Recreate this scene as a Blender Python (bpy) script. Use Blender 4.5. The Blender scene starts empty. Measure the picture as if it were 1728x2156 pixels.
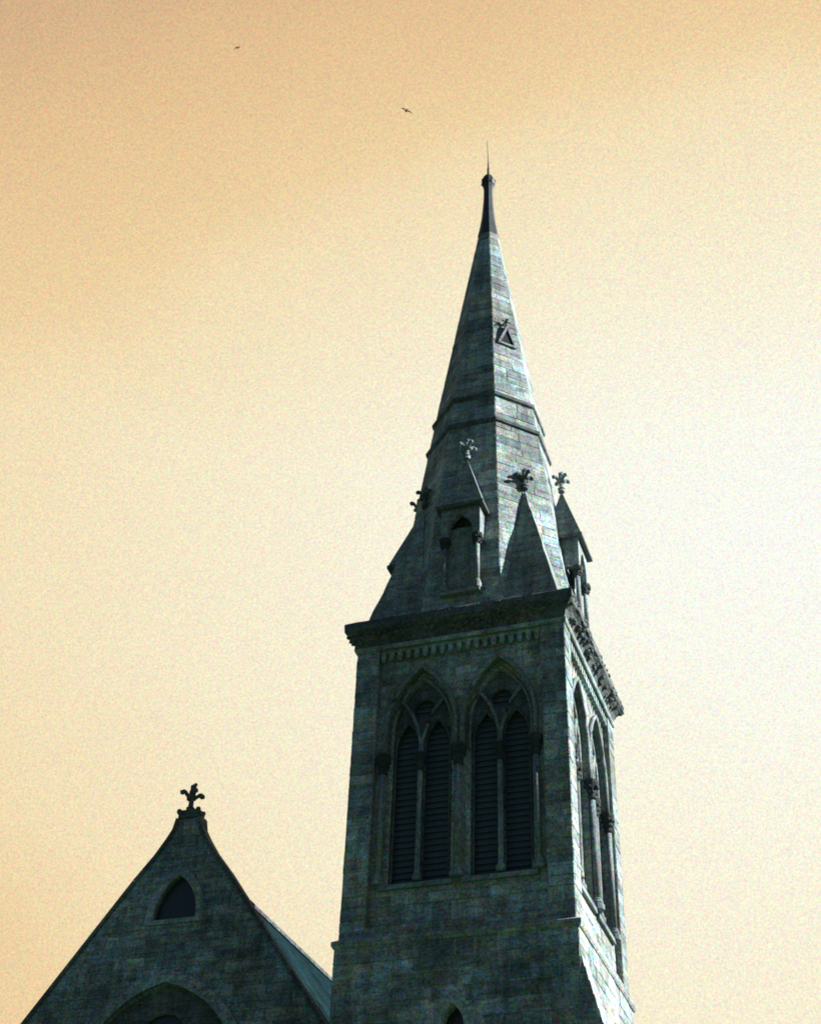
import bpy, bmesh, math, random
from mathutils import Vector, Matrix
from mathutils.geometry import tessellate_polygon
random.seed(7)
R = math.radians
S = bpy.context.scene
C = S.collection
# ------------------------------------------------------------------ camera
YAW, PITCH, ROLL = 0.3569, 0.6676, 0.0423
fw = Vector((-math.sin(YAW)*math.cos(PITCH), math.cos(YAW)*math.cos(PITCH), math.sin(PITCH)))
rt = Vector((math.cos(YAW), math.sin(YAW), 0)); up = rt.cross(fw)
cr, sr = math.cos(ROLL), math.sin(ROLL)
right = rt*cr + up*sr; upv = up*cr - rt*sr
cam = bpy.data.cameras.new('camera'); co = bpy.data.objects.new('camera', cam); C.objects.link(co)
m3 = Matrix((right, upv, -fw)).transposed()
co.matrix_world = Matrix.Translation((11.690, -39.824, -15.008)) @ m3.to_4x4()
cam.sensor_fit = 'HORIZONTAL'; cam.sensor_width = 36; cam.lens = 36*4142.26/2433
cam.clip_start = .1; cam.clip_end = 9000
S.camera = co
# ------------------------------------------------------------------ light
EXPO = 1.32
S.view_settings.view_transform = 'Standard'; S.view_settings.look = 'None'
S.view_settings.exposure = EXPO; S.view_settings.gamma = 1; S.cycles.pixel_filter_type = 'BLACKMAN_HARRIS'; S.cycles.filter_width = 1.8
SUN_EL, SUN_AZ = R(31), R(74.5)           # azimuth clockwise from +Y
sd = Vector((math.sin(SUN_AZ)*math.cos(SUN_EL), math.cos(SUN_AZ)*math.cos(SUN_EL), math.sin(SUN_EL)))
sun = bpy.data.lights.new('sun', 'SUN'); sun.energy = 5.0; sun.angle = R(.6); sun.color = (1, .985, .95)
so = bpy.data.objects.new('sun', sun); C.objects.link(so)
so.rotation_euler = sd.to_track_quat('Z', 'Y').to_euler(); so.location = sd*60
def srgb(r, g, b):
    f = lambda c: (c/255/12.92 if c/255 <= .04045 else ((c/255+.055)/1.055)**2.4)
    return (f(r), f(g), f(b), 1)
w = bpy.data.worlds.new('World'); S.world = w; w.use_nodes = True
nt = w.node_tree; nt.nodes.clear()
def N(t, **k):
    n = nt.nodes.new(t)
    for a, b in k.items(): setattr(n, a, b)
    return n
def L(a, b): nt.links.new(a, b)
tc = N('ShaderNodeTexCoord')
out = N('ShaderNodeOutputWorld')
sky = N('ShaderNodeTexSky', sky_type='NISHITA', sun_disc=False, sun_elevation=SUN_EL, sun_rotation=SUN_AZ,
        air_density=1.2, dust_density=4.0)
b1 = N('ShaderNodeBackground'); b1.inputs[1].default_value = .007
# the hazy evening veil: bright low sun glow on one side of the sky, deepening to teal opposite
px, py = 1640, 1100
glow = (fw + right*(px-864)/2942 - upv*(py-1078)/2942).normalized()
dot = N('ShaderNodeVectorMath', operation='DOT_PRODUCT'); dot.inputs[1].default_value = glow
L(tc.outputs['Generated'], dot.inputs[0])
ac = N('ShaderNodeMath', operation='ARCCOSINE'); L(dot.outputs['Value'], ac.inputs[0])
nz = N('ShaderNodeTexNoise'); nz.inputs['Scale'].default_value = 3.2; nz.inputs['Detail'].default_value = 5
L(tc.outputs['Generated'], nz.inputs['Vector'])
ma = N('ShaderNodeMath', operation='MULTIPLY_ADD'); ma.inputs[1].default_value = .22; L(nz.outputs['Fac'], ma.inputs[0])
ma.inputs[2].default_value = -.11
ad = N('ShaderNodeMath', operation='ADD'); L(ac.outputs[0], ad.inputs[0]); L(ma.outputs[0], ad.inputs[1])
# elevation term: the upper sky is deeper in tone
sx = N('ShaderNodeSeparateXYZ'); L(tc.outputs['Generated'], sx.inputs[0])
el = N('ShaderNodeMapRange'); el.inputs[1].default_value = .64; el.inputs[2].default_value = .85
el.inputs[3].default_value = 0; el.inputs[4].default_value = .36; L(sx.outputs['Z'], el.inputs[0])
ad2 = N('ShaderNodeMath', operation='ADD'); L(ad.outputs[0], ad2.inputs[0])
e2 = N('ShaderNodeMapRange'); e2.inputs[1].default_value = .56; e2.inputs[2].default_value = .3; e2.inputs[3].default_value = 0; e2.inputs[4].default_value = .05
L(sx.outputs['Z'], e2.inputs[0]); e3 = N('ShaderNodeMath', operation='ADD'); L(el.outputs[0], e3.inputs[0]); L(e2.outputs[0], e3.inputs[1]); L(e3.outputs[0], ad2.inputs[1])
mr = N('ShaderNodeMath', operation='DIVIDE'); mr.inputs[1].default_value = math.pi; L(ad2.outputs[0], mr.inputs[0])
ramp = N('ShaderNodeValToRGB'); L(mr.outputs[0], ramp.inputs[0])
k = 2**-EXPO
stops = [(0, (255, 255, 243)), (8, (255, 253, 235)), (16, (254, 246, 219)), (25, (251, 237, 200)), (33, (248, 226, 180)),
         (38, (243, 212, 158)), (46, (234, 196, 142)), (54, (212, 172, 128)), (66, (76, 84, 102)), (80, (66, 82, 112)), (180, (58, 76, 110))]
while len(ramp.color_ramp.elements) < len(stops): ramp.color_ramp.elements.new(.5)
for e, (a, c) in zip(ramp.color_ramp.elements, stops):
    e.position = a/180; q = srgb(*c); e.color = (q[0]*k, q[1]*k, q[2]*k, 1)
gr = N('ShaderNodeTexNoise'); gr.inputs['Scale'].default_value = 760; gr.inputs['Detail'].default_value = 2
L(tc.outputs['Generated'], gr.inputs['Vector'])
mx = N('ShaderNodeMix', data_type='RGBA', blend_type='OVERLAY'); mx.inputs['Factor'].default_value = .5
L(ramp.outputs[0], mx.inputs['A']); L(gr.outputs['Color'], mx.inputs['B'])
b2 = N('ShaderNodeBackground'); b2.inputs[1].default_value = .93; L(mx.outputs['Result'], b2.inputs[0])
L(sky.outputs[0], b1.inputs[0])
ads = N('ShaderNodeAddShader'); L(b1.outputs[0], ads.inputs[0]); L(b2.outputs[0], ads.inputs[1]); L(ads.outputs[0], out.inputs[0])

# ------------------------------------------------------------------ materials
def mat(name):
    m = bpy.data.materials.new(name); m.use_nodes = True
    t = m.node_tree; t.nodes.clear()
    o = t.nodes.new('ShaderNodeOutputMaterial'); p = t.nodes.new('ShaderNodeBsdfPrincipled')
    t.links.new(p.outputs[0], o.inputs[0]); return m, t, p
def stone(name, a, b, mortar, rough=.9, row=.29, width=.62, bump=.5, var=1.0, island=False, speck=1.0, spec=.25):
    m, t, p = mat(name)
    n = lambda ty, **k: (lambda q: ([setattr(q, x, y) for x, y in k.items()], q)[1])(t.nodes.new(ty))
    l = t.links.new
    g = n('ShaderNodeNewGeometry')
    crs = n('ShaderNodeVectorMath', operation='CROSS_PRODUCT'); crs.inputs[0].default_value = (0, 0, 1)
    l(g.outputs['True Normal'], crs.inputs[1])
    nm = n('ShaderNodeVectorMath', operation='NORMALIZE'); l(crs.outputs[0], nm.inputs[0])
    d = n('ShaderNodeVectorMath', operation='DOT_PRODUCT'); l(nm.outputs[0], d.inputs[0]); l(g.outputs['Position'], d.inputs[1])
    s = n('ShaderNodeSeparateXYZ'); l(g.outputs['Position'], s.inputs[0])
    c = n('ShaderNodeCombineXYZ'); l(d.outputs['Value'], c.inputs[0]); l(s.outputs['Z'], c.inputs[1])
    wob = n('ShaderNodeTexNoise'); wob.inputs['Scale'].default_value = 1.3; wob.inputs['Detail'].default_value = 3
    l(g.outputs['Position'], wob.inputs['Vector'])
    sub = n('ShaderNodeVectorMath', operation='MULTIPLY_ADD'); l(wob.outputs['Color'], sub.inputs[0])
    sub.inputs[1].default_value = (.09, .06, 0); l(c.outputs[0], sub.inputs[2])
    br = n('ShaderNodeTexBrick'); l(sub.outputs[0], br.inputs['Vector'])
    br.inputs['Scale'].default_value = 1; br.inputs['Brick Width'].default_value = width; br.inputs['Row Height'].default_value = row
    br.inputs['Mortar Size'].default_value = .014; br.inputs['Mortar Smooth'].default_value = .6
    br.inputs['Color1'].default_value = (*a, 1); br.inputs['Color2'].default_value = (*b, 1); br.inputs['Mortar'].default_value = (*mortar, 1)
    br.offset = .5; br.squash = .8; br.squash_frequency = 3
    # horizontal weathering bands, blotches, and a fine speckle of brown and blue-green grains
    st = n('ShaderNodeMapping'); st.inputs['Scale'].default_value = (.8, 1.9, 1); l(c.outputs[0], st.inputs[0])
    n1 = n('ShaderNodeTexNoise'); n1.inputs['Scale'].default_value = 2.3; n1.inputs['Detail'].default_value = 8; n1.inputs['Roughness'].default_value = .72
    l(st.outputs[0], n1.inputs['Vector'])
    r1 = n('ShaderNodeMapRange'); r1.inputs[1].default_value = .3; r1.inputs[2].default_value = .7
    r1.inputs[3].default_value = 1-.55*var; r1.inputs[4].default_value = 1+.5*var; l(n1.outputs['Fac'], r1.inputs[0])
    n2 = n('ShaderNodeTexNoise'); n2.inputs['Scale'].default_value = .38; n2.inputs['Detail'].default_value = 6; l(g.outputs['Position'], n2.inputs['Vector'])
    r2 = n('ShaderNodeMapRange'); r2.inputs[1].default_value = .35; r2.inputs[2].default_value = .65
    r2.inputs[3].default_value = .72; r2.inputs[4].default_value = 1.25; l(n2.outputs['Fac'], r2.inputs[0])
    mu = n('ShaderNodeMath', operation='MULTIPLY'); l(r1.outputs[0], mu.inputs[0]); l(r2.outputs[0], mu.inputs[1])
    n3 = n('ShaderNodeTexNoise'); n3.inputs['Scale'].default_value = 13; n3.inputs['Detail'].default_value = 3; n3.inputs['Roughness'].default_value = .8
    l(g.outputs['Position'], n3.inputs['Vector'])
    dm = n('ShaderNodeMapping'); dm.inputs['Scale'].default_value = (3.2, .28, 1); l(c.outputs[0], dm.inputs[0])
    n5 = n('ShaderNodeTexNoise'); n5.inputs['Scale'].default_value = 1; n5.inputs['Detail'].default_value = 5; l(dm.outputs[0], n5.inputs['Vector'])
    r5 = n('ShaderNodeMapRange'); r5.inputs[1].default_value = .36; r5.inputs[2].default_value = .58; r5.inputs[3].default_value = .68; r5.inputs[4].default_value = 1.05; l(n5.outputs['Fac'], r5.inputs[0])
    mu2 = n('ShaderNodeMath', operation='MULTIPLY'); l(mu.outputs[0], mu2.inputs[0]); l(r5.outputs[0], mu2.inputs[1])
    cm = n('ShaderNodeVectorMath', operation='SCALE'); l(br.outputs['Color'], cm.inputs[0]); l(mu2.outputs[0], cm.inputs['Scale'])
    sp = n('ShaderNodeVectorMath', operation='MULTIPLY_ADD'); l(n3.outputs['Color'], sp.inputs[0])
    sp.inputs[1].default_value = (3.4*speck, 2.9*speck, 3.1*speck); q = 1-1.56*speck; sp.inputs[2].default_value = (1-1.7*speck, 1-1.45*speck, 1-1.55*speck)
    mx_ = n('ShaderNodeVectorMath', operation='MAXIMUM'); l(sp.outputs[0], mx_.inputs[0]); mx_.inputs[1].default_value = (.12, .12, .12)
    fin = n('ShaderNodeVectorMath', operation='MULTIPLY'); l(cm.outputs[0], fin.inputs[0]); l(mx_.outputs[0], fin.inputs[1])
    # brown patches of iron staining
    n4 = n('ShaderNodeTexNoise'); n4.inputs['Scale'].default_value = 1.1; n4.inputs['Detail'].default_value = 7; n4.inputs['W' if 0 else 'Roughness'].default_value = .7
    l(g.outputs['Position'], n4.inputs['Vector'])
    r4 = n('ShaderNodeMapRange'); r4.inputs[1].default_value = .44; r4.inputs[2].default_value = .62; r4.inputs[4].default_value = .75; l(n4.outputs['Fac'], r4.inputs[0])
    mxx = n('ShaderNodeMix', data_type='RGBA', blend_type='MULTIPLY'); l(r4.outputs[0], mxx.inputs['Factor']); l(fin.outputs[0], mxx.inputs['A'])
    mxx.inputs['B'].default_value = (1.18, .90, .76, 1)
    l(mxx.outputs['Result'], p.inputs['Base Color'])
    if island:
        ri = n('ShaderNodeMapRange'); l(g.outputs['Random Per Island'], ri.inputs[0]); ri.inputs[3].default_value = .6; ri.inputs[4].default_value = 1.3
        wn = n('ShaderNodeTexWhiteNoise', noise_dimensions='1D'); l(g.outputs['Random Per Island'], wn.inputs['W'])
        tn = n('ShaderNodeMix', data_type='RGBA'); l(wn.outputs['Value'], tn.inputs['Factor']); tn.inputs['A'].default_value = (.96, 1.0, 1.06, 1); tn.inputs['B'].default_value = (1.1, .98, .88, 1)
        q1 = n('ShaderNodeVectorMath', operation='SCALE'); l(tn.outputs['Result'], q1.inputs[0]); l(ri.outputs[0], q1.inputs['Scale'])
        q2 = n('ShaderNodeVectorMath', operation='MULTIPLY'); l(q1.outputs[0], q2.inputs[0]); l(mxx.outputs['Result'], q2.inputs[1]); l(q2.outputs[0], p.inputs['Base Color'])
    p.inputs['Roughness'].default_value = rough; p.inputs['Specular IOR Level'].default_value = spec
    h = n('ShaderNodeMath', operation='MULTIPLY_ADD'); l(n3.outputs['Fac'], h.inputs[0]); h.inputs[1].default_value = .5
    inv = n('ShaderNodeMath', operation='MULTIPLY'); l(br.outputs['Fac'], inv.inputs[0]); inv.inputs[1].default_value = -1.2; l(inv.outputs[0], h.inputs[2])
    h2 = n('ShaderNodeMath', operation='MULTIPLY_ADD'); l(n1.outputs['Fac'], h2.inputs[0]); h2.inputs[1].default_value = 1.6; l(h.outputs[0], h2.inputs[2])
    bp = n('ShaderNodeBump'); bp.inputs['Strength'].default_value = bump; bp.inputs['Distance'].default_value = .05; l(h2.outputs[0], bp.inputs['Height'])
    l(bp.outputs[0], p.inputs['Normal'])
    return m
M = {}
W1, W2, W3 = (.215, .315, .35), (.29, .395, .415), (.19, .275, .31)
M['ashlar'] = stone('weathered_ashlar', W1, W2, W3, bump=.5, speck=1.7, island=True)
M['spire'] = stone('spire_ashlar', W1, W2, W3, row=.35, width=.75, bump=.5, speck=1.7, island=True)
M['dress'] = stone('dressed_stone', (.24, .345, .365), (.285, .395, .41), (.21, .295, .315), row=.45, width=1.1, bump=.25, var=.9, speck=1.4)
M['moulded'] = stone('moulded_stone', (.165, .225, .25), (.205, .275, .295), (.14, .19, .21), row=.45, width=1.1, bump=.25, var=.9, speck=1.4)
M['carved'] = stone('dark_carved_stone', (.085, .115, .13), (.115, .15, .16), (.065, .09, .10), row=.5, width=1.3, bump=.6, speck=1.5)  # dark tone stands in for recess shade on tracery and eaves
M['capital_shade'] = stone('shade_toned_capital_stone', (.035, .05, .058), (.05, .07, .075), (.03, .045, .05), row=.5, width=1.3, bump=.6)  # near-black so capitals stay dark in sun: their shade is put into the colour
M['nave'] = stone('nave_rubble', (.17, .25, .285), (.225, .31, .33), (.14, .20, .22), row=.25, width=.5, bump=.6, speck=1.7, island=True)
M['slate'] = stone('roof_slate', (.006, .018, .024), (.01, .026, .032), (.004, .012, .016), row=.2, width=.3, rough=.95, bump=.3, var=.5, spec=.0)
M['lead'] = stone('lead_sheet', (.03, .045, .055), (.04, .058, .065), (.025, .04, .045), row=.9, width=2, rough=.6, bump=.2)
def flat(name, col, rough=.7, metal=0):
    m, t, p = mat(name)
    nz = t.nodes.new('ShaderNodeTexNoise'); nz.inputs['Scale'].default_value = 9; nz.inputs['Detail'].default_value = 5
    g = t.nodes.new('ShaderNodeNewGeometry'); t.links.new(g.outputs['Position'], nz.inputs['Vector'])
    mx = t.nodes.new('ShaderNodeMix'); mx.data_type = 'RGBA'
    mx.inputs['A'].default_value = (*[c*.6 for c in col], 1); mx.inputs['B'].default_value = (*[c*1.4 for c in col], 1)
    t.links.new(nz.outputs['Fac'], mx.inputs['Factor']); t.links.new(mx.outputs['Result'], p.inputs['Base Color'])
    p.inputs['Roughness'].default_value = rough; p.inputs['Metallic'].default_value = metal; p.inputs['Specular IOR Level'].default_value = .08 if rough > .3 else .4
    return m
M['dark'] = flat('painted_interior_dark', (.035, .042, .05))  # darkness of the interior put into the core box colour
M['opening_shade'] = flat('painted_opening_shade', (.012, .016, .02))  # near-black colour stands in for the shade inside the gablet opening
M['louvre'] = flat('slate_louvre', (.085, .11, .14))
M['glass'] = flat('leaded_glass', (.025, .035, .045), .25)
M['iron'] = flat('iron', (.03, .035, .035), .5, .6)
M['grass'] = flat('grass', (.04, .07, .03), .95)
M['feather'] = flat('dark_feather', (.03, .032, .035), .8)

# ------------------------------------------------------------------ helpers
GZ = -16.6
def obj(name, bm, m, parent=None, smooth=False):
    bmesh.ops.recalc_face_normals(bm, faces=bm.faces[:]) if getattr(bm, 'fixn', True) else None
    me = bpy.data.meshes.new(name); bm.to_mesh(me); bm.free()
    me.materials.append(M[m] if isinstance(m, str) else m)
    if smooth:
        for f in me.polygons: f.use_smooth = True
    o = bpy.data.objects.new(name, me); C.objects.link(o)
    if parent:
        o.parent = parent; o.matrix_parent_inverse = Matrix.Translation(-world_loc(parent))
    return o
def world_loc(o):
    v = Vector((0, 0, 0))
    while o is not None and o.type == 'EMPTY': v += o.location; o = o.parent
    return v
def thing(name, label, cat, loc):
    o = bpy.data.objects.new(name, None); C.objects.link(o); o.location = loc
    o['label'] = label; o['category'] = cat; return o
class BM:
    pass
def new(): return bmesh.new()
def fr(side, cx=0, cy=0):
    "maps (u, d, z) on side k of a square plan: u to the right seen from outside, d outward"
    a = side*math.pi/2; ca, sa = math.cos(a), math.sin(a)
    def f(u, d, z):
        x, y = u, -d
        return Vector((cx + x*ca - y*sa, cy + x*sa + y*ca, z))
    return f
def diag(side):
    a = side*math.pi/2 + math.pi/4; ca, sa = math.cos(a), math.sin(a)
    return lambda u, d, z: Vector((u*ca + d*sa, u*sa - d*ca, z))
def box(bm, f, u0, u1, d0, d1, z0, z1, jit=0):
    P = []
    for u, d, z in ((u0,d0,z0),(u1,d0,z0),(u1,d1,z0),(u0,d1,z0),(u0,d0,z1),(u1,d0,z1),(u1,d1,z1),(u0,d1,z1)):
        P.append(bm.verts.new(f(u + random.uniform(-jit, jit), d + random.uniform(-jit, jit), z + random.uniform(-jit, jit))))
    for q in ((0,1,2,3),(4,5,6,7),(0,1,5,4),(1,2,6,5),(2,3,7,6),(3,0,4,7)): bm.faces.new([P[i] for i in q])
def sheet(bm, f, outer, holes, d):
    "flat sheet with holes at depth d; loops are lists of (u, z)"
    loops = [[Vector((u, z, 0)) for u, z in lp] for lp in [outer]+holes]
    tri = tessellate_polygon(loops)
    flatl = [v for lp in loops for v in lp]
    vs = [bm.verts.new(f(v.x, d, v.y)) for v in flatl]
    for t in tri:
        try: bm.faces.new([vs[i] for i in t])
        except ValueError: pass
def reveal(bm, f, loop, d0, d1, closed=True):
    n = len(loop); A = [bm.verts.new(f(u, d0, z)) for u, z in loop]; B = [bm.verts.new(f(u, d1, z)) for u, z in loop]
    for i in range(n if closed else n-1):
        j = (i+1) % n; bm.faces.new((A[i], A[j], B[j], B[i]))
def plate(bm, f, outer, holes, d0, d1):
    sheet(bm, f, outer, holes, d0); sheet(bm, f, outer, holes, d1)
    for lp in [outer]+holes: reveal(bm, f, lp, d0, d1)
def arch(c, hw, sp, ap, sill, n=9):
    "pointed opening outline, counter-clockwise from bottom left"
    h = ap-sp; r = (hw*hw+h*h)/(2*hw); pts = [(c-hw, sill), (c+hw, sill)]
    cx = c+hw-r; a1 = math.atan2(h, c-cx)
    R_ = [(cx+r*math.cos(a1*i/n), sp+r*math.sin(a1*i/n)) for i in range(n+1)]
    L_ = [(2*c-x, z) for x, z in reversed(R_[:-1])]
    return pts + R_ + L_
def rect(u0, u1, z0, z1): return [(u0, z0), (u1, z0), (u1, z1), (u0, z1)]
def circle(c, z, r, n=16): return [(c+r*math.cos(2*math.pi*i/n), z+r*math.sin(2*math.pi*i/n)) for i in range(n)]
def tube(bm, pts, r, n=8, closed=False, radii=None):
    rings = []; m = len(pts)
    for i, p in enumerate(pts):
        a = pts[max(0, i-1)]; b = pts[min(m-1, i+1)]; t = (Vector(b)-Vector(a)).normalized()
        ref = Vector((0, 0, 1)) if abs(t.z) < .9 else Vector((1, 0, 0))
        e1 = t.cross(ref).normalized(); e2 = t.cross(e1)
        rr = radii[i] if radii else r
        rings.append([bm.verts.new(Vector(p)+e1*rr*math.cos(2*math.pi*k/n)+e2*rr*math.sin(2*math.pi*k/n)) for k in range(n)])
    for i in range(m-1):
        for k in range(n): bm.faces.new((rings[i][k], rings[i][(k+1)%n], rings[i+1][(k+1)%n], rings[i+1][k]))
    bm.faces.new(rings[0]); bm.faces.new(rings[-1])
def lathe(bm, c, prof, n=12, rot=0):
    rings = [[bm.verts.new((c[0]+r*math.cos(rot+2*math.pi*k/n), c[1]+r*math.sin(rot+2*math.pi*k/n), c[2]+z)) for k in range(n)] for r, z in prof]
    for i in range(len(rings)-1):
        for k in range(n): bm.faces.new((rings[i][k], rings[i][(k+1)%n], rings[i+1][(k+1)%n], rings[i+1][k]))
    bm.faces.new(rings[0]); bm.faces.new(rings[-1])
def blob(bm, c, r, sub=1, sq=(1, 1, 1), jit=.12):
    res = bmesh.ops.create_icosphere(bm, subdivisions=sub, radius=1)
    for v in res['verts']:
        k = r*(1+random.uniform(-jit, jit)); v.co = Vector((v.co.x*k*sq[0], v.co.y*k*sq[1], v.co.z*k*sq[2])) + Vector(c)
def finial_bm(c, s=1.0, rot=math.pi/4):
    "foliated finial: stem, knop, four curling crocket arms and a top bud"
    bm = new(); c = Vector(c)
    lathe(bm, c, [(.15*s, -.12*s), (.13*s, 0), (.17*s, .05*s), (.10*s, .12*s), (.085*s, .38*s), (.13*s, .5*s), (.12*s, .72*s), (.06*s, .84*s)], 8)
    for k in range(4):
        a = rot + k*math.pi/2; dv = Vector((math.cos(a), math.sin(a), 0))
        pts = [c+Vector((0,0,.42*s)), c+dv*.14*s+Vector((0,0,.5*s)), c+dv*.27*s+Vector((0,0,.64*s)), c+dv*.36*s+Vector((0,0,.66*s))]
        tube(bm, pts, .07*s, 6, radii=[.075*s, .07*s, .07*s, .07*s])
        blob(bm, c+dv*.36*s+Vector((0,0,.6*s)), .11*s)
        a2 = a+math.pi/4; dv2 = Vector((math.cos(a2), math.sin(a2), 0))
        blob(bm, c+dv2*.12*s+Vector((0,0,.47*s)), .09*s)
    blob(bm, c+Vector((0, 0, .88*s)), .125*s, sq=(1, 1, 1.15))
    blob(bm, c+Vector((.05*s, .05*s, 1.0*s)), .075*s)
    return bm
def column(f, u, d, z0, z1, r, parent, n=12, cap=.62, name='column', capr=1.95):
    bm = new(); p = f(u, d, 0)
    lathe(bm, (p.x, p.y, 0), [(r, z0), (r, z1)], n); o = obj(name, bm, 'moulded', parent, True)
    return o
def capital(f, u, d, z0, z1, r, parent):
    bm = new(); p = f(u, d, 0); h = z1-z0
    lathe(bm, (p.x, p.y, z0), [(r*.62, 0), (r*.72, .06*h), (r*.6, .12*h), (r*.72, .5*h), (r*.98, .78*h), (r*1.02, .84*h), (r*1.02, h)], 8, math.pi/8)
    for k in range(6):
        a = k*math.pi/3+random.random(); blob(bm, (p.x+r*.75*math.cos(a), p.y+r*.75*math.sin(a), z0+.62*h), r*.36)
        blob(bm, (p.x+r*.6*math.cos(a+.5), p.y+r*.6*math.sin(a+.5), z0+.32*h), r*.28)
    return obj('capital', bm, 'capital_shade', parent)
def base(f, u, d, z0, r, parent):
    bm = new(); p = f(u, d, 0)
    lathe(bm, (p.x, p.y, z0), [(r*1.9, 0), (r*1.9, .16), (r*1.5, .18), (r*1.65, .24), (r*1.2, .3), (r*1.25, .34), (r, .38)], 10)
    return obj('column_base', bm, 'moulded', parent)

def inside(poly, u, z):
    c = False; n = len(poly); j = n-1
    for i in range(n):
        (x1, y1), (x2, y2) = poly[i], poly[j]
        if (y1 > z) != (y2 > z) and u < (x2-x1)*(z-y1)/(y2-y1)+x1: c = not c
        j = i
    return c
def courses(z0, z1, h=.32):
    zs = [z0]
    while zs[-1] < z1-h*.8: zs.append(min(z1, zs[-1]+h*random.uniform(.8, 1.2)))
    zs[-1] = z1; return zs
def stones(bm, f, zs, span, d, avoid=(), keep=None, wid=.62, pr=.024):
    "rough-faced blocks set course by course; never across an opening"
    def ok(u0, u1, z0, z1):
        for u in (u0, (u0+u1)/2, u1):
            for z in (z0, (z0+z1)/2, z1):
                if any(inside(a, u, z) for a in avoid): return False
                if keep is not None and not inside(keep, u, z): return False
        return True
    for z0, z1 in zip(zs, zs[1:]):
        u, e = span; u0 = u
        while u0 < e-.01:
            wd = wid*random.uniform(.55, 1.5); u1 = min(e, u0+wd)
            if e-u1 < .16: u1 = e
            segs = [(u0, u1)] if ok(u0, u1, z0, z1) else [(u0+(u1-u0)*i/4, u0+(u1-u0)*(i+1)/4) for i in range(4)]
            for a, b in segs:
                if len(segs) > 1 and not ok(a, b, z0, z1): continue
                p_ = d + random.uniform(.004, pr)
                P = [(a+.006, z0+.005), (b-.006, z0+.005), (b-.006, z1-.005), (a+.006, z1-.005)]
                B = [bm.verts.new(f(x, d-.014, z)) for x, z in P]
                ins = .018
                Q = [(a+.006+ins, z0+.005+ins), (b-.006-ins, z0+.005+ins), (b-.006-ins, z1-.005-ins), (a+.006+ins, z1-.005-ins)]
                F = [bm.verts.new(f(x, p_+random.uniform(-.006, .006), z)) for x, z in Q]
                bm.faces.new(F)
                for i in range(4): bm.faces.new((B[i], B[(i+1)%4], F[(i+1)%4], F[i]))
            u0 = u1
# ------------------------------------------------------------------ ground
bm = new()
bmesh.ops.create_grid(bm, x_segments=40, y_segments=40, size=4000)
for v in bm.verts: v.co.z = GZ
g = obj('ground', bm, 'grass'); g['kind'] = 'structure'

# ------------------------------------------------------------------ tower
T = thing('church_tower', 'tall stone belfry tower with broach spire, carved cornice, lancet openings and ball-topped tip', 'church tower', (0, 0, GZ))
A = 3.5; LW = 3.58; ZC = 10.1
bm = new(); bmc = new()
for s in range(4):
    f = fr(s)
    rec = rect(-2.72, 2.72, .45, 9.98)
    sheet(bm, f, rect(-A, A, -.02, ZC+.1), [rec], A)
    reveal(bm, f, rec[:2], A+.0, A-.21, False) if False else reveal(bm, f, rec, A, A-.21)
    outs = [arch(c, 1.15, 6.9, 9.1, 1.75) for c in (-1.28, 1.28)]
    sheet(bm, f, rec, outs, A-.21)
    for lp in outs: reveal(bm, f, lp, A-.21, A-.45)
    ins = [arch(c, .97, 6.9, 8.75, 1.85) for c in (-1.28, 1.28)]
    sheet(bm, f, rect(-2.72, 2.72, 1.5, 9.4), ins, A-.45)
    for lp in ins: reveal(bm, f, lp, A-.45, A-.8)
# lower stage with one small lancet per free side, widening in steps to the ground
for s in range(4):
    f = fr(s); hl = [arch(0, .34, -2.6, -1.95, -4.4)] if s != 3 else []
    sheet(bm, f, rect(-LW, LW, -8, .0), hl, LW)
    for lp in hl: reveal(bm, f, lp, LW, LW-.45)
    e = LW+.1
    for z0, z1, d in ((-8.35, -8, LW), ):
        P = [f(-e, e, z0), f(e, e, z0), f(d, d, z1), f(-d, d, z1)]; bm.faces.new([bm.verts.new(v) for v in P])
    sheet(bm, f, rect(-e, e, GZ-.3, -8.35), [], e)
bmesh.ops.remove_doubles(bm, verts=bm.verts, dist=.0005)
zb = courses(.0, 10.06, .39); zl = courses(-8, -.02, .42)
for s in range(4):
    f = fr(s); e_ = A+.015
    rec = rect(-2.75, 2.75, .42, 11)
    for sp_ in ((-e_, -2.74), (2.74, e_)): stones(bm, f, zb, sp_, A, (), None, .7)
    
    outs = [arch(c, 1.27, 6.9, 9.25, 1.55) for c in (-1.28, 1.28)] + [rect(-.16, .16, 1.5, 6.2)]
    zz = [z for z in zb if .75 < z < 9.3]
    stones(bm, f, [.46]+zz+[9.5], (-2.70, 2.70), A-.21, outs, None, .72)
    hl = [arch(0, .52, -2.6, -1.75, -4.6)] if s != 3 else []
    stones(bm, f, zl, (-LW-.015, LW+.015), LW, hl, None, .85)
wall = obj('wall', bm, 'ashlar', T)
# string course and sloped set-off
def ring_profile(bm, prof, seg=1):
    "square ring swept round the tower: prof is a list of (d, z)"
    for i in range(len(prof)-1):
        (d0, z0), (d1, z1) = prof[i], prof[i+1]
        for s in range(4):
            f = fr(s)
            for k in range(seg):
                t0, t1 = k/seg*2-1, (k+1)/seg*2-1
                bm.faces.new([bm.verts.new(v) for v in (f(t0*d0, d0, z0), f(t1*d0, d0, z0), f(t1*d1, d1, z1), f(t0*d1, d1, z1))])
bm = new(); ring_profile(bm, [(3.4, -.12), (3.63, -.12), (3.67, -.05), (3.67, .07), (3.5, .17), (3.4, .18)])
bmesh.ops.remove_doubles(bm, verts=bm.verts, dist=.0005); obj('string_course', bm, 'ashlar', T)
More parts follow.
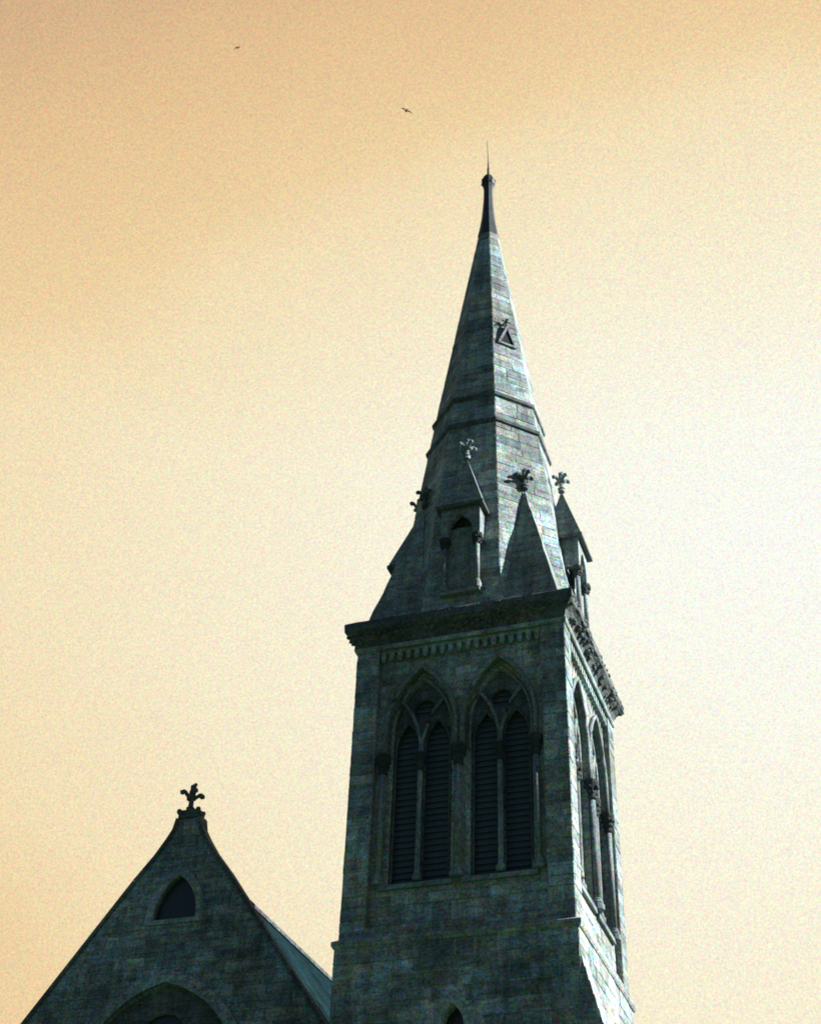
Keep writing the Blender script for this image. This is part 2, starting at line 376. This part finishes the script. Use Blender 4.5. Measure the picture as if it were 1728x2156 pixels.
# cornice
bm = new()
ring_profile(bm, [(3.3, 10.06), (3.52, 10.06), (3.55, 10.16), (3.62, 10.33), (3.74, 10.47), (3.83, 10.56), (3.88, 10.6), (3.88, 10.88), (3.84, 10.95), (2.2, 11.02)], 24)
bmesh.ops.remove_doubles(bm, verts=bm.verts, dist=.0005)
for v in bm.verts:
    if v.co.z > 10.3 and max(abs(v.co.x), abs(v.co.y)) > 3.5:
        v.co += Vector([random.uniform(-.018, .018) for _ in range(3)])
for s in range(4):
    f = fr(s)
    for i in range(46):
        t = random.random(); u = random.uniform(-3.7, 3.7)
        blob(bm, f(u, 3.6+.24*t, 10.26+.28*t), random.uniform(.06, .125), sq=(1, 1, .9), jit=.2)
    for i in range(30):
        u = random.uniform(-3.8, 3.8); blob(bm, f(u, 3.86, random.uniform(10.66, 10.86)), random.uniform(.05, .09), sq=(1, 1, 1), jit=.2)
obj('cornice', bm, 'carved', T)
bm = new(); ring_profile(bm, [(3.4, 9.9), (3.55, 9.9), (3.58, 9.94), (3.58, 10.05), (3.4, 10.055)])
bmesh.ops.remove_doubles(bm, verts=bm.verts, dist=.0005); obj('cornice_moulding', bm, 'dress', T)
for s in range(4):
    f = fr(s); bm = new()
    for i in range(19):
        u = -2.6+5.2*i/18
        box(bm, f, u-.075, u+.075, 3.27, 3.46, 9.55+random.uniform(-.01, .01), 9.895)
        blob(bm, f(u, 3.42, 9.53), .085, sq=(.9, .9, .8))
    box(bm, f, -2.715, 2.715, 3.27, 3.45, 9.80, 9.893)
    obj('corbel_table', bm, 'dress', T)
# belfry windows
bm = new()
lathe(bm, (0, 0, 0), [(2.55*1.414, .2), (2.55*1.414, 10)], 4, math.pi/4); obj('light_blocking_core', bm, 'dark', T)  # unseen box added to stop sky light passing through the windows
def arch_path(c, hw, sp, ap, zb, f, d, n=10):
    lp = arch(c, hw, sp, ap, zb, n); return [f(u, d, z) for u, z in lp[1:]+lp[:1]]
for s in range(4):
    f = fr(s)
    bmc = new(); lathe(bmc, (*f(0, 3.37, 0).xy, 0), [(.115, 2.1), (.115, 5.45)], 12); cc = obj('centre_column', bmc, 'moulded', T, True)
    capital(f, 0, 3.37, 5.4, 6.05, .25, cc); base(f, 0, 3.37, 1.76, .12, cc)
    for sg, c in ((-1, -1.28), (1, 1.28)):
        # tracery: two sub-lancets and an oculus
        bm = new()
        o_ = arch(c, .99, 6.9, 8.78, 1.8)
        hs = [arch(c-.485, .42, 6.35, 7.3, 1.9), arch(c+.485, .42, 6.35, 7.3, 1.9), circle(c, 7.78, .33)]
        plate(bm, f, o_, hs, 2.98, 2.84)
        for h_ in (hs[0], hs[1]):
            tube(bm, [f(u, 2.99, z) for u, z in h_[1:]+h_[:1]], .045, 6)
        W_ = obj('belfry_window', bm, 'carved', T)
        bm = new(); z = 1.95
        while z < 8.6:
            P = [f(c-.93, 2.95, z), f(c+.93, 2.95, z), f(c+.93, 2.86, z+.23), f(c-.93, 2.86, z+.23)]
            Q = [v+Vector((0, 0, .04)) for v in P]
            a = [bm.verts.new(v) for v in P]; b = [bm.verts.new(v) for v in Q]
            bm.faces.new(a); bm.faces.new(b)
            for i in range(4): bm.faces.new((a[i], a[(i+1)%4], b[(i+1)%4], b[i]))
            z += .2
        for v in bm.verts: v.co -= f(0, .16, 0)
        obj('louvre', bm, 'louvre', W_)
        bm = new(); tube(bm, arch_path(c, 1.17, 6.9, 9.13, 6.05, f, 3.36), .075, 8); obj('hood_mould', bm, 'moulded', W_, True)
        bm = new(); tube(bm, arch_path(c, 1.0, 6.9, 8.83, 6.05, f, 3.1), .06, 8); obj('arch_roll', bm, 'moulded', W_, True)
        # mullion shaft with capital; above it forks into the tracery
        bm = new(); p = f(c, 3.2, 0)
        lathe(bm, (p.x, p.y, 0), [(.15, 1.86), (.15, 2.02), (.1, 2.1), (.085, 2.2), (.085, 5.45), (.085, 6.3)], 12)
        for sg2 in (-1, 1):
            tube(bm, [f(c+sg2*u_, 3.18-dd, z_) for u_, z_, dd in ((0, 6.25, 0), (.05, 6.6, 0), (.16, 7.05, .02), (.34, 7.5, .04), (.55, 7.85, .06), (.7, 8.02, .1))], .06, 8)
        obj('mullion', bm, 'moulded', W_, True)
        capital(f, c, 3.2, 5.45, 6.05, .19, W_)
        uj = c + sg*1.17
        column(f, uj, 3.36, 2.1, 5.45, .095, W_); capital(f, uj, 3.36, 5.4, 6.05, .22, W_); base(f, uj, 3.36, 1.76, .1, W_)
        bm = new()   # sloping sill
        P = [(c-1.14, 3.38, 1.55), (c+1.14, 3.38, 1.55), (c+1.14, 3.38, 1.68), (c-1.14, 3.38, 1.68)]
        box(bm, f, c-1.14, c+1.14, 3.0, 3.40, 1.6, 1.745); obj('sill', bm, 'moulded', W_)
# small lancets of the lower stage
for s in (0, 1, 2):
    f = fr(s); bm = new()
    plate(bm, f, arch(0, .5, -2.6, -1.75, -4.55), [arch(0, .338, -2.6, -1.955, -4.395)], 3.63, 3.583)
    lw_ = obj('lancet_window', bm, 'dress', T)
    bm = new(); sheet(bm, f, arch(0, .36, -2.6, -1.93, -4.42), [], 3.2); obj('pane', bm, 'glass', lw_)
# buttresses on the free side, with stepped weatherings
for y0, y1 in ((-3.555, -2.45), (2.45, 3.555)):
    bm = new()
    prof = [(3.5, -.85), (3.6, -.87)]
    z = -.87; x = 3.6
    while z > -3.6:
        prof += [(x+.075, z-.33), (x+.075, z-.36), (x+.105, z-.38)]; x += .105; z -= .38
    prof += [(x, -9), (x+.35, -9.8), (x+.35, GZ-.3), (3.5, GZ-.3)]
    a = [bm.verts.new((x_, y0, z_)) for x_, z_ in prof]; b = [bm.verts.new((x_, y1, z_)) for x_, z_ in prof]
    bm.faces.new(a); bm.faces.new(b)
    for i in range(len(prof)): j = (i+1) % len(prof); bm.faces.new((a[i], a[j], b[j], b[i]))
    obj('buttress', bm, 'ashlar', T)

# ------------------------------------------------------------------ spire
Z0 = 10.94
PR = [(10.9, 3.385), (22.0, 1.97), (33.45, .41)]
def rad(z):
    for (a, ra), (b, rb) in zip(PR, PR[1:]):
        if z <= b: return ra+(rb-ra)*(z-a)/(b-a)
    return .41
CI = 1/math.cos(math.pi/8)
def octo(z, r, j=0): 
    return [Vector((r*CI*math.cos(math.pi/8+k*math.pi/4)+random.uniform(-j, j), r*CI*math.sin(math.pi/8+k*math.pi/4)+random.uniform(-j, j), z)) for k in range(8)]
bm = new(); rings = []; z = Z0
while z < 33.45:
    rings.append([bm.verts.new(v) for v in octo(z, rad(z), .012)]); z += .35
rings.append([bm.verts.new(v) for v in octo(33.5, rad(33.5))])
for a, b in zip(rings, rings[1:]):
    for k in range(8): bm.faces.new((a[k], a[(k+1)%8], b[(k+1)%8], b[k]))
zs = courses(Z0, 33.3, .4)
for z0, z1 in zip(zs, zs[1:]):
    for k in range(8):
        wdt = 2*rad(z0)*math.tan(math.pi/8); nb = max(1, round(wdt/.8)); cuts = [0]+sorted((i+random.uniform(-.28, .28))/nb for i in range(1, nb))+[1]
        for a, b in zip(cuts, cuts[1:]):
            pr = random.uniform(.003, .017)
            def pt(t, z, q):
                r_ = (rad(z)+q)*CI; A0 = math.pi/8+k*math.pi/4; A1_ = A0+math.pi/4
                x = r_*(math.cos(A0)*(1-t)+math.cos(A1_)*t); y = r_*(math.sin(A0)*(1-t)+math.sin(A1_)*t); return Vector((x, y, z))
            g_ = .006/wdt; h_ = .02/wdt
            P = [pt(a+g_, z0+.005, -.012), pt(b-g_, z0+.005, -.012), pt(b-g_, z1-.005, -.012), pt(a+g_, z1-.005, -.012)]
            Q = [pt(a+h_, z0+.02, pr), pt(b-h_, z0+.02, pr), pt(b-h_, z1-.02, pr), pt(a+h_, z1-.02, pr)]
            B = [bm.verts.new(v) for v in P]; F = [bm.verts.new(v+Vector([random.uniform(-.005, .005) for _ in range(3)])) for v in Q]
            bm.faces.new(F)
            for i in range(4): bm.faces.new((B[i], B[(i+1)%4], F[(i+1)%4], F[i]))
spire = obj('spire', bm, 'spire', T)
for zc, hh in ((21.95, .2), (20.45, .2)):
    bm = new(); prof = [(rad(zc-hh)-.03, zc-hh), (rad(zc)+.10, zc-hh*.6), (rad(zc)+.11, zc+.02), (rad(zc+hh)-.02, zc+hh*.9)]
    rg = [[bm.verts.new(v) for v in octo(z_, r_)] for r_, z_ in prof]
    for a, b in zip(rg, rg[1:]):
        for k in range(8): bm.faces.new((a[k], a[(k+1)%8], b[(k+1)%8], b[k]))
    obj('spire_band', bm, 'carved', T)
bm = new()
rg = []
for z_, r_ in ((33.3, .43), (33.42, .445), (33.55, .435), (33.8, .395), (34.2, .34), (34.7, .285), (35.2, .25), (35.7, .22), (36.2, .2), (36.65, .195), (36.9, .215), (37.05, .26)):
    rg.append([bm.verts.new(v) for v in octo(z_, r_)])
for a, b in zip(rg, rg[1:]):
    for k in range(8): bm.faces.new((a[k], a[(k+1)%8], b[(k+1)%8], b[k]))
bm.faces.new(rg[-1]); obj('spire_cap', bm, 'lead', T)
bm = new(); lathe(bm, (0, 0, 0), [(.2, 37.0), (.29, 37.12), (.33, 37.28), (.31, 37.45), (.26, 37.5), (.24, 37.62), (.15, 37.75), (.07, 37.86), (.05, 38.2), (.065, 38.25), (.04, 38.4), (.035, 38.75)], 10)
for k in range(6): blob(bm, (.3*math.cos(k), .3*math.sin(k), 37.3), .07)
fb = obj('ball_finial', bm, 'lead', T)
bm = new(); tube(bm, [(0, 0, 38.6), (-.02, 0, 39.4), (-.05, 0, 40.4)], .02, 6, radii=[.022, .016, .01]); obj('lightning_rod', bm, 'iron', T)
# broaches
for s in range(4):
    f = diag(s); zb = 16.95; q = rad(zb)+.05; c0 = 3.385*math.sqrt(2); wv = 3.385*math.tan(math.pi/8)
    bm = new(); n = 14
    # corner point and the two ends of the diagonal facet at the eave
    e = (3.385-wv)/math.sqrt(2); 
    Pc = f(0, c0, Z0); Pl = f(-e, (3.385+wv)/math.sqrt(2), Z0); Pr = f(e, (3.385+wv)/math.sqrt(2), Z0); Pa = f(0, q, zb)
    def edge(Pq, i, jj=.0):
        t = i/n; v = Pq.lerp(Pa, t); return v + Vector([random.uniform(-jj, jj) for _ in range(3)])
    Lr = [bm.verts.new(edge(Pl, i)) for i in range(n)]; Cr = [bm.verts.new(edge(Pc, i, .02)) for i in range(n)]; Rr = [bm.verts.new(edge(Pr, i)) for i in range(n)]
    for i in range(n-1):
        bm.faces.new((Lr[i], Cr[i], Cr[i+1], Lr[i+1])); bm.faces.new((Cr[i], Rr[i], Rr[i+1], Cr[i+1]))
    top = bm.verts.new(Pa); bm.faces.new((Lr[-1], Cr[-1], top)); bm.faces.new((Cr[-1], Rr[-1], top))
    b = obj('broach', bm, 'spire', T)
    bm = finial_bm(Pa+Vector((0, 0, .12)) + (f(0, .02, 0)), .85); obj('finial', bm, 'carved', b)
    # gablet high on two of the diagonal facets
    if s in (1, 3): continue
    zq = 25.25; ro = rad(zq)+.09
    bm = new(); hw = .42; za = 26.4
    tri_o = [(-hw, zq), (hw, zq), (0, za)]; tri_i = [(-hw*.74, zq+.08), (hw*.74, zq+.08), (0, za-.22)]
    plate(bm, f, tri_o, [tri_i], ro, ro-.16)
    bk = rad(za)-.15
    A1 = [f(-hw, ro+.004, zq+.01), f(-hw, ro-.4, zq+.01), f(0, bk, za+.01), f(0, ro+.004, za+.01)]
    A2 = [f(hw, ro+.004, zq+.01), f(hw, ro-.4, zq+.01), f(0, bk, za+.01), f(0, ro+.004, za+.01)]
    for Q in (A1, A2):
        a = [bm.verts.new(v) for v in Q]; b_ = [bm.verts.new(v+Vector((0, 0, .05))) for v in Q]
        bm.faces.new(a); bm.faces.new(b_)
        for i in range(4): bm.faces.new((a[i], a[(i+1)%4], b_[(i+1)%4], b_[i]))
    gb = obj('gablet', bm, 'spire', T)
    bm = new(); sheet(bm, f, [(-hw*.85, zq+.03), (hw*.85, zq+.03), (0, za-.1)], [], rad(zq)+.035); obj('opening', bm, 'opening_shade', gb)  # flat near-black sheet just off the facet, painted as the opening's shade
    obj('finial', finial_bm(f(0, ro-.12, za+.04), .42), 'carved', gb)
# lucarnes on the cardinal faces
for s in range(4):
    f = fr(s)
    bm = new(); fd = 3.5; hw = .70
    # boxed head over two free shafts
    hd = arch(0, .42, 14.1, 14.75, 13.6)
    plate(bm, f, [(-hw, 14.1), (-.43, 14.1)] + [(u, z) for u, z in reversed(arch(0, .42, 14.1, 14.8, 14.0)[2:])] + [(.43, 14.1), (hw, 14.1), (hw, 15.3), (-hw, 15.3)] if False else [(-hw, 14.1), (-.45, 14.1)] + [(u, z) for u, z in arch(0, .45, 14.25, 15.05, 14.1)[2:]][::-1] + [(.45, 14.1), (hw, 14.1), (hw, 15.3), (-hw, 15.3)], [], fd, fd-.18)
    for sg in (-1, 1): box(bm, f, sg*(hw-.16), sg*hw, 2.7, fd-.18, 14.1, 15.3)
    lu = obj('lucarne', bm, 'moulded', T)
    bm = new(); box(bm, f, -hw, hw, 2.9, fd+.02, 11.72, 11.88); obj('plinth', bm, 'ashlar', lu)
    bm = new()
    ew = .86; ez = 15.3; ed = 3.68; ap = f(0, 2.82, 18.15)
    box(bm, f, -ew, ew, 2.6, ed, ez, ez+.13); obj('eave', bm, 'carved', lu); bm = new()
    bm.verts.ensure_lookup_table(); base4 = [f(-ew+.03, ed-.03, ez+.13), f(ew-.03, ed-.03, ez+.13), f(ew-.03, 2.3, ez+.132), f(-ew+.03, 2.3, ez+.132)]
    a = [bm.verts.new(v) for v in base4]; t_ = [bm.verts.new(ap + (v-ap)*.04) for v in base4]
    for i in range(4): bm.faces.new((a[i], a[(i+1)%4], t_[(i+1)%4], t_[i]))
    bm.faces.new(t_)
    obj('roof', bm, 'spire', lu)
    obj('finial', finial_bm(ap+Vector((0, 0, .05)), .86), 'moulded', lu)
    for sg in (-1, 1):
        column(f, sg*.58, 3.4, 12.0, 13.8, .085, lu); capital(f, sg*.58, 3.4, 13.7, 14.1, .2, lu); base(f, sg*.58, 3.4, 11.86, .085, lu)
    bm = new(); sheet(bm, f, rect(-.5, .5, 11.88, 14.6), [], rad(11.88)+.02); obj('opening', bm, 'moulded', lu)

# ------------------------------------------------------------------ nave with gabled front
GX, GY = -9.1, -3.2
NV = thing('church_nave', 'dark gabled stone nave front left of the tower, fleuron on its flared peak', 'church nave', (GX, 10, GZ))
f = lambda u, d, z: Vector((GX+u, GY-d, z))
side = [(.33, 4.85), (.41, 4.45), (.62, 4.08), (.95, 3.58), (1.56, 2.82)]
def rk(u): return 2.82-(u-1.56)*1.38
gl = [(-u, z) for u, z in side]; gr = [(u, z) for u, z in side]
prof = [(-8, GZ-.2), (5.5, GZ-.2), (5.5, rk(5.5))] + gr[::-1] + gl + [(-8, rk(8))]
bm = new()
tri = arch(-.03, .73, 1.6, 2.9, 1.48)
big = arch(0, 2.75, -3.9, -.5, -11)
plate(bm, f, prof, [tri, big], 0, -.34)
kp = [(-7.95, -9), (5.45, -9), (5.45, rk(5.5))] + [(u-.03, z-.03) for u, z in gr[::-1]] + [(u+.03, z-.03) for u, z in gl] + [(-7.95, rk(8))]
stones(bm, f, courses(-9, 4.8, .36), (-7.9, 5.4), 0, [arch(-.03, 1.02, 1.6, 3.26, 1.3), arch(0, 3.13, -3.9, -.06, -11.3)], kp, .72, .03)
obj('wall', bm, 'nave', NV)
# raked coping
for sg in (-1, 1):
    bm = new()
    pts = [(u*sg, z) for u, z in side] + [(sg*3.3, rk(3.3)), (sg*(5.45 if sg > 0 else 8.15), rk(5.45 if sg > 0 else 8.15))]
    for (u0, z0), (u1, z1) in zip(pts, pts[1:]):
        n_ = Vector((-(z1-z0), (u1-u0))).normalized()*(1 if sg > 0 else -1)
        if n_.y < 0: n_ = -n_
        q = [(u0, z0), (u1, z1), (u1+n_.x*.12, z1+n_.y*.12), (u0+n_.x*.12, z0+n_.y*.12)]
        A_ = [bm.verts.new(f(u, .08, z)) for u, z in q]; B_ = [bm.verts.new(f(u, -.38, z)) for u, z in q]
        bm.faces.new(A_); bm.faces.new(B_)
        for i in range(4): bm.faces.new((A_[i], A_[(i+1)%4], B_[(i+1)%4], B_[i]))
    obj('coping', bm, 'carved', NV)
bm = new()
box(bm, f, -.38, .31, -.34, .06, 4.86, 5.0, .01); box(bm, f, -.42, .35, -.36, .09, 5.0, 5.12, .012)
for u in (-.38, .3, -.04):
    for d in (.05, -.32): blob(bm, f(u, d, 5.12), .09)
obj('apex_block', bm, 'carved', NV)
obj('finial', finial_bm((GX-.08, GY+.12, 5.2), .92), 'carved', NV)
# gable light
bm = new()
plate(bm, f, arch(-.03, .98, 1.6, 3.2, 1.34), [tri], .06, .003); gw = obj('gable_window', bm, 'dress', NV)
bm = new(); sheet(bm, f, arch(-.03, .78, 1.6, 2.96, 1.42), [], -.17); obj('pane', bm, 'glass', gw)
# great window
bm = new()
plate(bm, f, arch(0, 3.08, -3.9, -.12, -11.2, 14), [arch(0, 2.75, -3.9, -.5, -11)], .12, .003); ww = obj('great_window', bm, 'nave', NV)
bm = new()
lights = [arch(c, .5, -5.1, -4.2, -10.9) for c in (-1.8, -.6, .6, 1.8)]
plate(bm, f, arch(0, 2.74, -3.9, -.51, -10.99, 12), lights + [circle(0, -2.2, .85), circle(-1.25, -3.4, .5), circle(1.25, -3.4, .5)], -.16, -.27); obj('tracery', bm, 'carved', ww)
bm = new(); sheet(bm, f, arch(0, 2.8, -3.9, -.45, -11.05), [], -.3); obj('pane', bm, 'glass', ww)
# roof and side walls
RZ = 3.95; bm = new()
for sg, ue in ((-1, 8.3), (1, 5.49)):
    zs = RZ-ue*1.38
    nseg = 30; y0, y1 = GY+.33, 32
    q = [(0, RZ), (sg*ue, zs), (sg*ue, zs-.2), (0, RZ-.2)]
    for i in range(1):
        A_ = [bm.verts.new((GX+u, y0, z)) for u, z in q]; B_ = [bm.verts.new((GX+u, y1, z)) for u, z in q]
        bm.faces.new(A_); bm.faces.new(B_)
        for j in range(4):
            if j == 3: pass
            bm.faces.new((A_[j], A_[(j+1)%4], B_[(j+1)%4], B_[j]))
bmesh.ops.remove_doubles(bm, verts=bm.verts, dist=.001)
rf = obj('roof', bm, 'slate', NV)
bm = new(); y = GY+.75
while y < 31.6:
    box(bm, lambda u, d, z: Vector((GX+u, d, z)), -.09, .09, y, y+.42, RZ-.03, RZ+.1, .006); y += .45
obj('ridge_tiles', bm, 'carved', rf)
bm = new(); I = lambda u, d, z: Vector((u, d, z))
box(bm, I, GX-8, GX-7.4, GY+.7, 32, GZ-.2, RZ-8*1.38-.15); box(bm, I, GX+5, GX+5.48, 3.62, 32, GZ-.2, RZ-5.49*1.38-.1); box(bm, I, GX-7.4, GX+5, 31.5, 32, GZ-.2, RZ-8*1.38)
obj('side_wall', bm, 'nave', NV)

# ------------------------------------------------------------------ birds
def bird(px, py, dist, span, ang, label, fold):
    dv = (fw + right*(px-864)/2942 - upv*(py-1078)/2942).normalized(); c = co.location + dv*dist
    o = thing('bird', label, 'bird', c); o.rotation_euler = (fold*.3, R(8), ang)
    bm = new(); s = span/2
    tube(bm, [(0, -.42*s, 0), (0, -.3*s, .01*s), (0, 0, 0), (0, .3*s, .02*s), (0, .42*s, .04*s), (0, .52*s, .03*s)], 1, 8, radii=[.03*s, .08*s, .14*s, .10*s, .085*s, .02*s])
    for v in bm.verts: v.co.z *= .9
    q = [(-.10, -.3), (.10, -.3), (.17, -.72), (0, -.64), (-.17, -.72)]
    a = [bm.verts.new((x*s, y*s, .01*s)) for x, y in q]; b = [bm.verts.new((x*s, y*s, -.015*s)) for x, y in q]
    bm.faces.new(a); bm.faces.new(b)
    for i in range(5): bm.faces.new((a[i], a[(i+1)%5], b[(i+1)%5], b[i]))
    bo = obj('body', bm, 'feather'); bo.parent = o
    for sg in (-1, 1):
        bm = new()
        st = [(.08, .2, -.16, 0), (.4, .26, -.1, .16*fold), (.7, .16, -.12, .10*fold), (.98, -.12, -.22, -.05*fold)]
        t_ = []; l_ = []
        for x, y0, y1, z in st:
            t_.append([bm.verts.new((sg*x*s, y0*s, (z+.02)*s)), bm.verts.new((sg*x*s, y1*s, (z+.012)*s))])
            l_.append([bm.verts.new((sg*x*s, y0*s, (z-.015)*s)), bm.verts.new((sg*x*s, y1*s, (z-.008)*s))])
        for i in range(3):
            for r_ in (t_, l_): bm.faces.new((r_[i][0], r_[i+1][0], r_[i+1][1], r_[i][1]))
            for j in (0, 1): bm.faces.new((t_[i][j], t_[i+1][j], l_[i+1][j], l_[i][j]))
        for i in (0, 3): bm.faces.new((t_[i][0], t_[i][1], l_[i][1], l_[i][0]))
        w_ = obj('wing', bm, 'feather'); w_.parent = o
    return o
bird(500, 100, 170, .85, R(-8), 'small dark bird high in the sky, farther left and smaller of the two', 1.2)
bird(855, 233, 160, 1.35, R(42), 'small dark bird with curved wings gliding above and left of the spire tip', 1.6)
